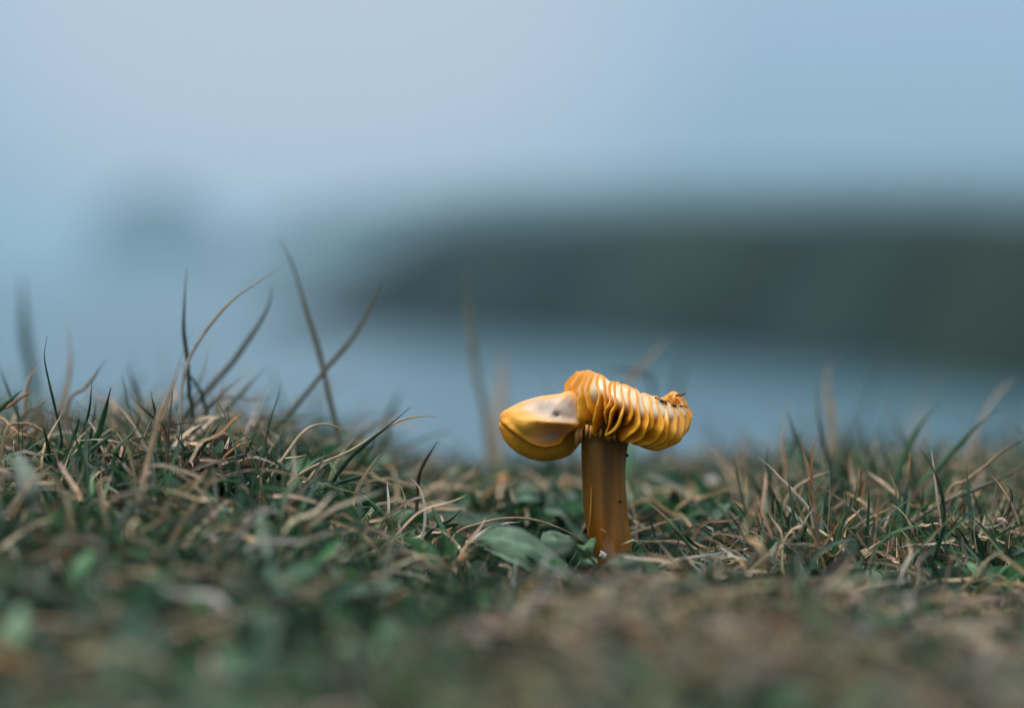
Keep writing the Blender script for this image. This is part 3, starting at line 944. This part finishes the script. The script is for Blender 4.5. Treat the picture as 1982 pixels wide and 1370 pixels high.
lone_leaf([P(1150, 1112, .562), P(1190, 1094, .560), P(1225, 1090, .562), P(1256, 1098, .566)], 17, (0, .8, .8), np.array([.13, .18, .12]),
          'pale green leaf lying right in front of the mushroom foot', 11)
lone_leaf([P(1228, 1066, .605), P(1240, 1046, .602), P(1262, 1036, .604)], 13, (.5, .3, .8), BLUEGR * 1.5, 'grey-green leaf just right of the stem base', 12)
lone_leaf([P(980, 970, .64), P(1020, 962, .635), P(1062, 966, .64)], 10, (0, .6, .8), BLUEGR * 1.5, 'bluish leaf behind and left of the stem, upper one', 13)
lone_leaf([P(1050, 985, .625), P(1085, 990, .62), P(1122, 1012, .625)], 11, (0, .6, .8), BLUEGR * 1.4, 'bluish leaf touching the left of the stem, lower one', 14)
lone_leaf([P(66, 985, .53), P(56, 945, .53), P(46, 905, .535), P(34, 880, .54)], 20, (1, .5, .2), GREYGR * 1.2, 'blurred grey-green leaf in front at the left border', 15)
lone_leaf([P(1762, 1150, .566), P(1756, 1128, .566), P(1752, 1106, .568)], 11, (1, .2, .2), np.array([.14, .2, .16]), 'small pale upright leaf left of the bowed blade foot', 16)
lone_leaf([P(1830, 1165, .563), P(1808, 1150, .560), P(1784, 1158, .562)], 16, (0, .5, .9), np.array([.14, .19, .16]), 'crinkled grey-green leaf at the foot of the bowed blade', 17)
lone_leaf([P(1905, 1150, .565), P(1895, 1110, .563), P(1872, 1088, .565)], 12, (.8, .3, .5), GREEN * 1.5, 'smooth green leaf curving left near the right border', 18)
lone_leaf([P(1890, 1115, .572), P(1850, 1102, .570), P(1812, 1112, .572)], 9, (0, .6, .8), GREEN * 1.4, 'narrow green leaf lying right of the bowed blade', 19)

# pebble, petal, dirt clod
V, F = blob(P(1167, 1074, D - .013), .00072, 21, 3, (.9, 1, 1.3), .45)
tag(mesh_obj('pebble', V, F, M_pebble, origin=P(1167, 1074, D - .013)), 'tiny white pebble at the left of the stem base', 'pebble')
lp = P(1378, 940, .69)
V, F = blob(lp, .0021, 31, 3, (.75, .5, 1.1), .15)
tag(mesh_obj('flower_bud', V, F, M_petal, origin=lp), 'blurred white flower bud in the grass right of the mushroom', 'flower bud')
lp = P(972, 926, .67)
V, F = blob(lp, .0012, 35, 2, (1.3, .8, .9), .2)
tag(mesh_obj('yellow_flower', V, F, M_amber, origin=lp), 'tiny blurred yellow flower head below the left lobe of the cap', 'flower head')
V, F = blob(P(1852, 1137, .567), .0007, 36, 2, (1.3, .8, .9), .2)
tag(mesh_obj('seed_husk', V, F, M_amber, origin=P(1852, 1137, .567)), 'small yellow seed husk on green blades at the right', 'seed husk')
lp = P(430, 912, .588)
Vs, Fs, off_ = [], [], 0
for k in range(70):
    q = lp + np.array([rng.normal(0, .0042), rng.normal(0, .003), rng.normal(0, .0022)])
    V, F = blob(q, rng.uniform(.0008, .0024), k, 2, (1, 1, .9), .3)
    Fs += [tuple(a + off_ for a in f) for f in F]; off_ += len(V); Vs.append(V)
tag(mesh_obj('soil_clod', np.concatenate(Vs), Fs, M_soil, origin=lp), 'crumbly dark brown soil clod in the turf at left', 'soil clod')


# ------------------------------------------------------------------ the turf itself
def strips(name, base, az, lean, bend, L, W, cb, ct, mat, seg=6, wig=0.0, tk=(0.35, 1.0), twist=None, fold=.35, prof='blade'):
    N = len(base)
    t = np.linspace(0, 1, seg + 1)
    d0 = np.stack([np.cos(az) * np.sin(lean), np.sin(az) * np.sin(lean), np.cos(lean)], -1)
    az2 = az + rng.normal(0, .5, N)
    bv = np.stack([np.cos(az2) * .75, np.sin(az2) * .75, -np.full(N, .62)], -1) * bend[:, None]
    sp_ = base[:, None] + L[:, None, None] * (d0[:, None] * t[None, :, None] + bv[:, None] * (t ** 2)[None, :, None])
    if wig:
        f = rng.uniform(3, 9, N); p1 = rng.uniform(0, 6.3, N); p2 = rng.uniform(0, 6.3, N)
        am = wig * L * rng.uniform(.2, 1.5, N)
        side0 = np.stack([-np.sin(az), np.cos(az), np.zeros(N)], -1)
        q = np.sin(f[:, None] * t[None] + p1[:, None]) - np.sin(p1)[:, None]
        sp_ = sp_ + side0[:, None] * (am[:, None] * q)[..., None]
        sp_[..., 2] += am[:, None] * .7 * (np.sin(f[:, None] * 1.3 * t[None] + p2[:, None]) - np.sin(p2)[:, None])
    # nothing dips under the soil
    gz = ground_z(sp_[..., 0], sp_[..., 1]) + .0003
    free = (t > .08)[None]
    sp_[..., 2] = np.where(free, np.maximum(sp_[..., 2], gz), sp_[..., 2])
    tg = np.gradient(sp_, axis=1)
    tg /= np.linalg.norm(tg, axis=2, keepdims=True) + 1e-12
    rv = rng.uniform(0, 2 * np.pi, N) if twist is None else twist
    ref = np.stack([np.cos(rv), np.sin(rv), np.full(N, .35)], -1)
    a = np.cross(tg, ref[:, None]); a /= np.linalg.norm(a, axis=2, keepdims=True) + 1e-9
    nn = np.cross(a, tg)
    if prof == 'blade':
        wp = (0.75 + .25 * np.minimum(t * 4, 1)) * (1 - t ** 3) ** .8 + .03
    else:
        wp = np.sin(np.pi * (t * .95 + .02)) ** .7 + .03
    hw = W[:, None] * .5 * wp[None]
    left = sp_ - a * hw[..., None]
    right = sp_ + a * hw[..., None]
    mid = sp_ - nn * (hw * fold)[..., None]
    V = np.stack([left, mid, right], 2).reshape(-1, 3)
    s1 = seg + 1
    b0 = (np.arange(N) * s1 * 3)[:, None, None] + (np.arange(seg) * 3)[None, :, None] + np.array([0, 1])[None, None]
    F = np.stack([b0, b0 + 1, b0 + 4, b0 + 3], -1).reshape(-1, 4)
    k = sstep(tk[0], tk[1], t)[None, :, None]
    c = cb[:, None] * (1 - k) + ct[:, None] * k
    C = np.repeat(c, 3, 1).reshape(-1, 3)
    o = mesh_obj(name, V, F, mat, None, True, C)
    return o


def scatter(n, dmin=.30, dmax=1.02, xm=1.35, near_bias=0.0):
    """points on the turf, in a wedge wider than the view"""
    d = np.sqrt(rng.uniform(dmin ** 2, dmax ** 2, n))
    x = rng.uniform(-1, 1, n) * (991 * K * d * xm)
    return x, d


def mix_cols(cols, weights, n, jit=.22):
    cols = np.array(cols)
    i = rng.choice(len(cols), n, p=np.array(weights) / sum(weights))
    c = cols[i] * np.exp(rng.normal(0, jit, (n, 1))) * np.exp(rng.normal(0, .06, (n, 3)))
    return c


def green_patch(x, y):
    """0..1: greener or strawier spots of turf"""
    v = .70 + .75 * vnoise(x, y, .030, 21) + .55 * vnoise(x, y, .012, 22)
    strawy = np.exp(-(((x - .03) / .05) ** 2) - (((y - .47) / .07) ** 2)) * .7 + .18 * sstep(.53, .44, y)
    return np.clip(v - strawy, 0, 1)


def height_map(x, y):
    h = np.full_like(x, .0080)
    left = 1 - sstep(-.06, -.02, x)
    h = h + left * sstep(.5, .6, y) * .0045
    right = sstep(.055, .085, x)
    h = h + right * sstep(.55, .62, y) * .0070
    # short cropped turf round the mushroom
    h = h * (1 - .45 * np.exp(-(((x - .018) / .03) ** 2) - (((y - .555) / .06) ** 2)))
    return h * np.clip(1 + .55 * vnoise(x, y, .017, 31) + .25 * vnoise(x, y, .006, 32), .3, 2)


CLOD = P(432, 912, .582)
BARE = P(650, 1000, .582)


def keep_off_stem(x, y, r=.0058, front=.0075):
    bx, by = base[0], base[1]
    bare = np.exp(-(((x - CLOD[0]) / .010) ** 2) - (((y - CLOD[1] + .012) / .017) ** 2)) + .9 * np.exp(-(((x - BARE[0]) / .007) ** 2) - (((y - BARE[1]) / .012) ** 2))
    bare = bare + .9 * ((np.abs(x - bx - .001) < front) & (y < by) & (y > by - .03))
    return (np.hypot(x - bx, y - by) > r) & (rng.uniform(0, 1, len(x)) > .88 * bare)


# fine green needles
N = 30000
x, y = scatter(N)
gp = green_patch(x, y)
k = keep_off_stem(x, y) & (rng.uniform(0, 1, N) < .25 + .75 * gp)
x, y = x[k], y[k]; n = len(x)
H = height_map(x, y)
Lb = H * np.exp(rng.normal(-.05, .32, n))
bp = np.stack([x, y, ground_z(x, y) - .0008], -1)
tone = np.exp(.5 * vnoise(x, y, .018, 61) + .3 * vnoise(x, y, .007, 62))[:, None]
cb = mix_cols([GREEN, DKGREEN, BLUEGR, GREYGR], [4, 4, 2, 1], n) * tone
ct = mix_cols([GREEN, DKGREEN, BLUEGR, TAN, ORANGE, GREYGR], [4, 2, 2, 1.0, .4, 1], n) * tone
fg = (sstep(.54, .47, y) * .55 * (rng.uniform(0, 1, n) < .75))[:, None]      # older, greyer turf nearer the lens
cb = cb * (1 - fg) + GREYGR * 1.5 * tone * fg
ct = ct * (1 - fg) + np.array([.16, .185, .12]) * tone * fg
o = strips('green_grass', bp, rng.uniform(0, 6.283, n), np.abs(rng.normal(.45, .35, n)), np.abs(rng.normal(.25, .3, n)), Lb, rng.uniform(.0005, .0011, n), cb, ct, M_grass, seg=6, wig=.03, tk=(.6, 1))
tag(o, 'short green grass needles making up the turf', 'grass', kind='stuff')

# straw: dead strands, mostly lying about
N = 12500
x, y = scatter(N)
gp = green_patch(x, y)
k = keep_off_stem(x, y) & (rng.uniform(0, 1, N) < (1.0 - .80 * gp) * (1 - .35 * sstep(.53, .47, y))) & ~((x > -.006) & (x < .030) & (y < .592) & (y > .555) & (rng.uniform(0, 1, N) < .7))
x, y = x[k], y[k]; n = len(x)
H = height_map(x, y)
up = rng.uniform(0, 1, n) ** 1.5
bp = np.stack([x, y, ground_z(x, y) + H * .55 * up], -1)
tone = np.exp(.45 * vnoise(x, y, .016, 51) + .35 * vnoise(x, y, .007, 52))[:, None]
cb = mix_cols([STRAW, TAN, GREYST, BROWN, PINKST, ORANGE], [4, 5, 4, 3, 1.5, .7], n, .34) * tone
ct = mix_cols([STRAW, TAN, GREYST, BROWN, PINKST, ORANGE], [5, 5, 4, 2, 2, .8], n, .34) * tone
Ls = np.clip(np.exp(rng.normal(math.log(.011), .42, n)) * np.clip(H / .009, .6, 1.5), .003, .024)
o = strips('dry_grass', bp, rng.uniform(0, 6.283, n), np.clip(rng.normal(1.25, .38, n), .1, 1.9), np.abs(rng.normal(.2, .35, n)), Ls, rng.uniform(.00035, .00105, n), cb, ct, M_straw, seg=7, wig=.075, tk=(0, 1))
tag(o, 'dead straw strands tangled through the turf', 'dry grass', kind='stuff')

# matted pale straw nearer the lens, right of the middle
N = 1100
d_ = rng.uniform(.36, .522, N)
x = rng.normal(0, 1, N) * .024 + .030 + (.5 - d_) * .05
y = d_
x2, y2 = scatter(450, .33, .50)
x2 = np.abs(x2)
x = np.concatenate([x, x2]); y = np.concatenate([y, y2])
k = (vnoise(x, y, .016, 71) + .5 * vnoise(x, y, .007, 73) > .0)
x, y = x[k], y[k]; n = len(x)
bp = np.stack([x, y, ground_z(x, y) + height_map(x, y) * rng.uniform(.15, .8, n)], -1)
tone = np.exp(.35 * vnoise(x, y, .012, 72))[:, None]
cb = mix_cols([STRAW, TAN, GREYST, PINKST, BROWN], [4, 3, 4, 1, 2], n, .3) * tone * .9
o = strips('matted_straw', bp, rng.uniform(0, 6.283, n), np.clip(rng.normal(1.15, .35, n), .1, 1.8), np.abs(rng.normal(.3, .35, n)), rng.uniform(.005, .016, n), rng.uniform(.0005, .0011, n), cb, cb * 1.1, M_straw, seg=6, wig=.05, tk=(0, 1))
tag(o, 'blurred mat of pale straw in front of the mushroom', 'straw', kind='stuff')

# bright loose strands lying over the top of the turf
N = 1000
x, y = scatter(N, .53, .68, 1.15)
k = keep_off_stem(x, y, .008) & ~((x < -.03) & (rng.uniform(0, 1, N) < .5)) & ~((x > -.008) & (x < .032) & (y < .592))
x, y = x[k], y[k]; n = len(x)
bp = np.stack([x, y, ground_z(x, y) + height_map(x, y) * rng.uniform(.1, .75, n)], -1)
cb = mix_cols([STRAW, GREYST, PINKST, TAN, ORANGE], [4, 2, 3, 3, .8], n, .2) * 1.3
ct = mix_cols([STRAW, GREYST, PINKST, TAN, ORANGE], [4, 2, 3, 2, .8], n, .2) * 1.3
o = strips('loose_straw', bp, rng.uniform(0, 6.283, n), np.clip(rng.normal(1.0, .4, n), .1, 1.8), np.abs(rng.normal(.4, .35, n)), rng.uniform(.007, .020, n), rng.uniform(.00045, .0009, n), cb, ct, M_straw, seg=9, wig=.06, tk=(0, 1))
tag(o, 'bright loose straw strands lying over the turf', 'straw', kind='stuff')

# broad little leaves low in the turf
N = 10500
x, y = scatter(N)
k = keep_off_stem(x, y, .011, .014) & (rng.uniform(0, 1, N) < .15 + .85 * np.clip(.5 + .8 * vnoise(x, y, .03, 41), 0, 1))
x, y = x[k], y[k]; n = len(x)
H = height_map(x, y)
bp = np.stack([x, y, ground_z(x, y) + H * .18 * rng.uniform(0, 1, n)], -1)
cb = mix_cols([GREEN * 1.2, BLUEGR * 1.2, LG * .9, DKGREEN], [3, 3, 2, 3], n)
o = strips('small_leaves', bp, rng.uniform(0, 6.283, n), np.clip(rng.normal(.95, .35, n), .1, 1.6), np.abs(rng.normal(.3, .3, n)), np.exp(rng.normal(math.log(.0075), .3, n)), rng.uniform(.0016, .0040, n), cb, cb * 1.1, M_leaf, seg=7, tk=(0, 1), fold=.22, prof='leaf')
tag(o, 'small broad green leaves low in the turf', 'leaves', kind='stuff')

# upright straw and needles on the crest, thinner and taller
N = 2600
x, y = scatter(N, .50, .95)
k = keep_off_stem(x, y, .012) & ((x < -.03) | (x > .06) | (y > .68))
x, y = x[k], y[k]; n = len(x)
bp = np.stack([x, y, ground_z(x, y) - .0008], -1)
cb = mix_cols([GREEN, DKGREEN, TAN, STRAW, OLIVE, BLUEGR], [3, 3, 3, 3, 3, 2], n)
ct = mix_cols([GREYGR, TAN, STRAW, OLIVE, ORANGE, BLUEGR], [2, 3, 3, 2, 1, 2], n)
Lb = height_map(x, y) * np.exp(rng.normal(.28, .3, n))
o = strips('tall_grass', bp, rng.uniform(0, 6.283, n), np.abs(rng.normal(.35, .28, n)), np.abs(rng.normal(.25, .3, n)), Lb, rng.uniform(.0005, .0011, n), cb, ct, M_grass, seg=8, wig=.03, tk=(.4, 1))
tag(o, 'taller loose grass along the crest of the turf', 'grass', kind='stuff')

# clumps: tufts of longer blades at the right and left, leafy patches behind the stem
cl = [(1560, .60, .012, 190, .020), (1640, .61, .014, 190, .020), (1760, .60, .014, 190, .019), (1880, .60, .016, 170, .017), (1960, .62, .016, 150, .016), (1930, .66, .018, 150, .019), (1720, .64, .016, 120, .017), (1600, .65, .02, 190, .021), (1800, .68, .03, 170, .017),
      (40, .60, .015, 170, .012), (160, .60, .018, 170, .012), (300, .61, .016, 150, .012), (420, .60, .016, 130, .010), (560, .60, .02, 150, .009)]
X_, Y_, L_ = [], [], []
for px, d, sg, n_, lg in cl:
    c = P(px, 700, d)
    X_.append(rng.normal(c[0], sg, n_)); Y_.append(rng.normal(c[1], sg, n_)); L_.append(lg * np.minimum(np.exp(rng.normal(-.1, .35, n_)), 1.3))
x, y, Lb = np.concatenate(X_), np.concatenate(Y_), np.concatenate(L_)
k = np.abs(x - base[0] - .003) > .026
x, y, Lb = x[k], y[k], Lb[k]; n = len(x)
bp = np.stack([x, y, ground_z(x, y) - .0008], -1)
cb = mix_cols([GREEN, DKGREEN, BLUEGR, STRAW, TAN, BROWN], [4, 4, 2, 2, 2, 1], n)
dry = (cb[:, :1] > cb[:, 1:2])
ct = np.where(dry, cb * 1.15, mix_cols([GREEN, BLUEGR, TAN, ORANGE], [4, 2, 1, .7], n))
o = strips('grass_tufts', bp, rng.uniform(0, 6.283, n), np.abs(rng.normal(.4, .3, n)), np.abs(rng.normal(.3, .3, n)), Lb, rng.uniform(.0006, .0013, n), cb, ct, M_grass, seg=8, wig=.03, tk=(.5, 1))
tag(o, 'tufts of longer green and straw grass at both sides', 'grass', kind='stuff')

X_, Y_ = [], []
for px, d, sg, n_ in [(1010, .65, .010, 110), (1080, .63, .008, 70), (1290, .64, .012, 150), (1380, .67, .012, 90), (700, .66, .012, 60), (980, .575, .006, 16), (1230, .565, .006, 14), (1850, .57, .012, 60), (1960, .58, .01, 40)]:
    c = P(px, 700, d)
    X_.append(rng.normal(c[0], sg, n_)); Y_.append(rng.normal(c[1], sg * .8, n_))
x, y = np.concatenate(X_), np.concatenate(Y_)
k = keep_off_stem(x, y, .013, .016)
x, y = x[k], y[k]; n = len(x)
bp = np.stack([x, y, ground_z(x, y) + rng.uniform(-.0005, .0035, n)], -1)
cb = mix_cols([GREEN, DKGREEN, BLUEGR], [3, 4, 3], n)
o = strips('leafy_cover', bp, rng.uniform(0, 6.283, n), np.clip(rng.normal(.95, .3, n), .2, 1.5), np.abs(rng.normal(.35, .3, n)), np.exp(rng.normal(math.log(.0095), .25, n)), rng.uniform(.0022, .0042, n), cb, cb * 1.15, M_leaf, seg=8, tk=(0, 1), fold=.22, prof='leaf')
tag(o, 'dark green leafy ground cover behind the mushroom stem', 'leaves', kind='stuff')
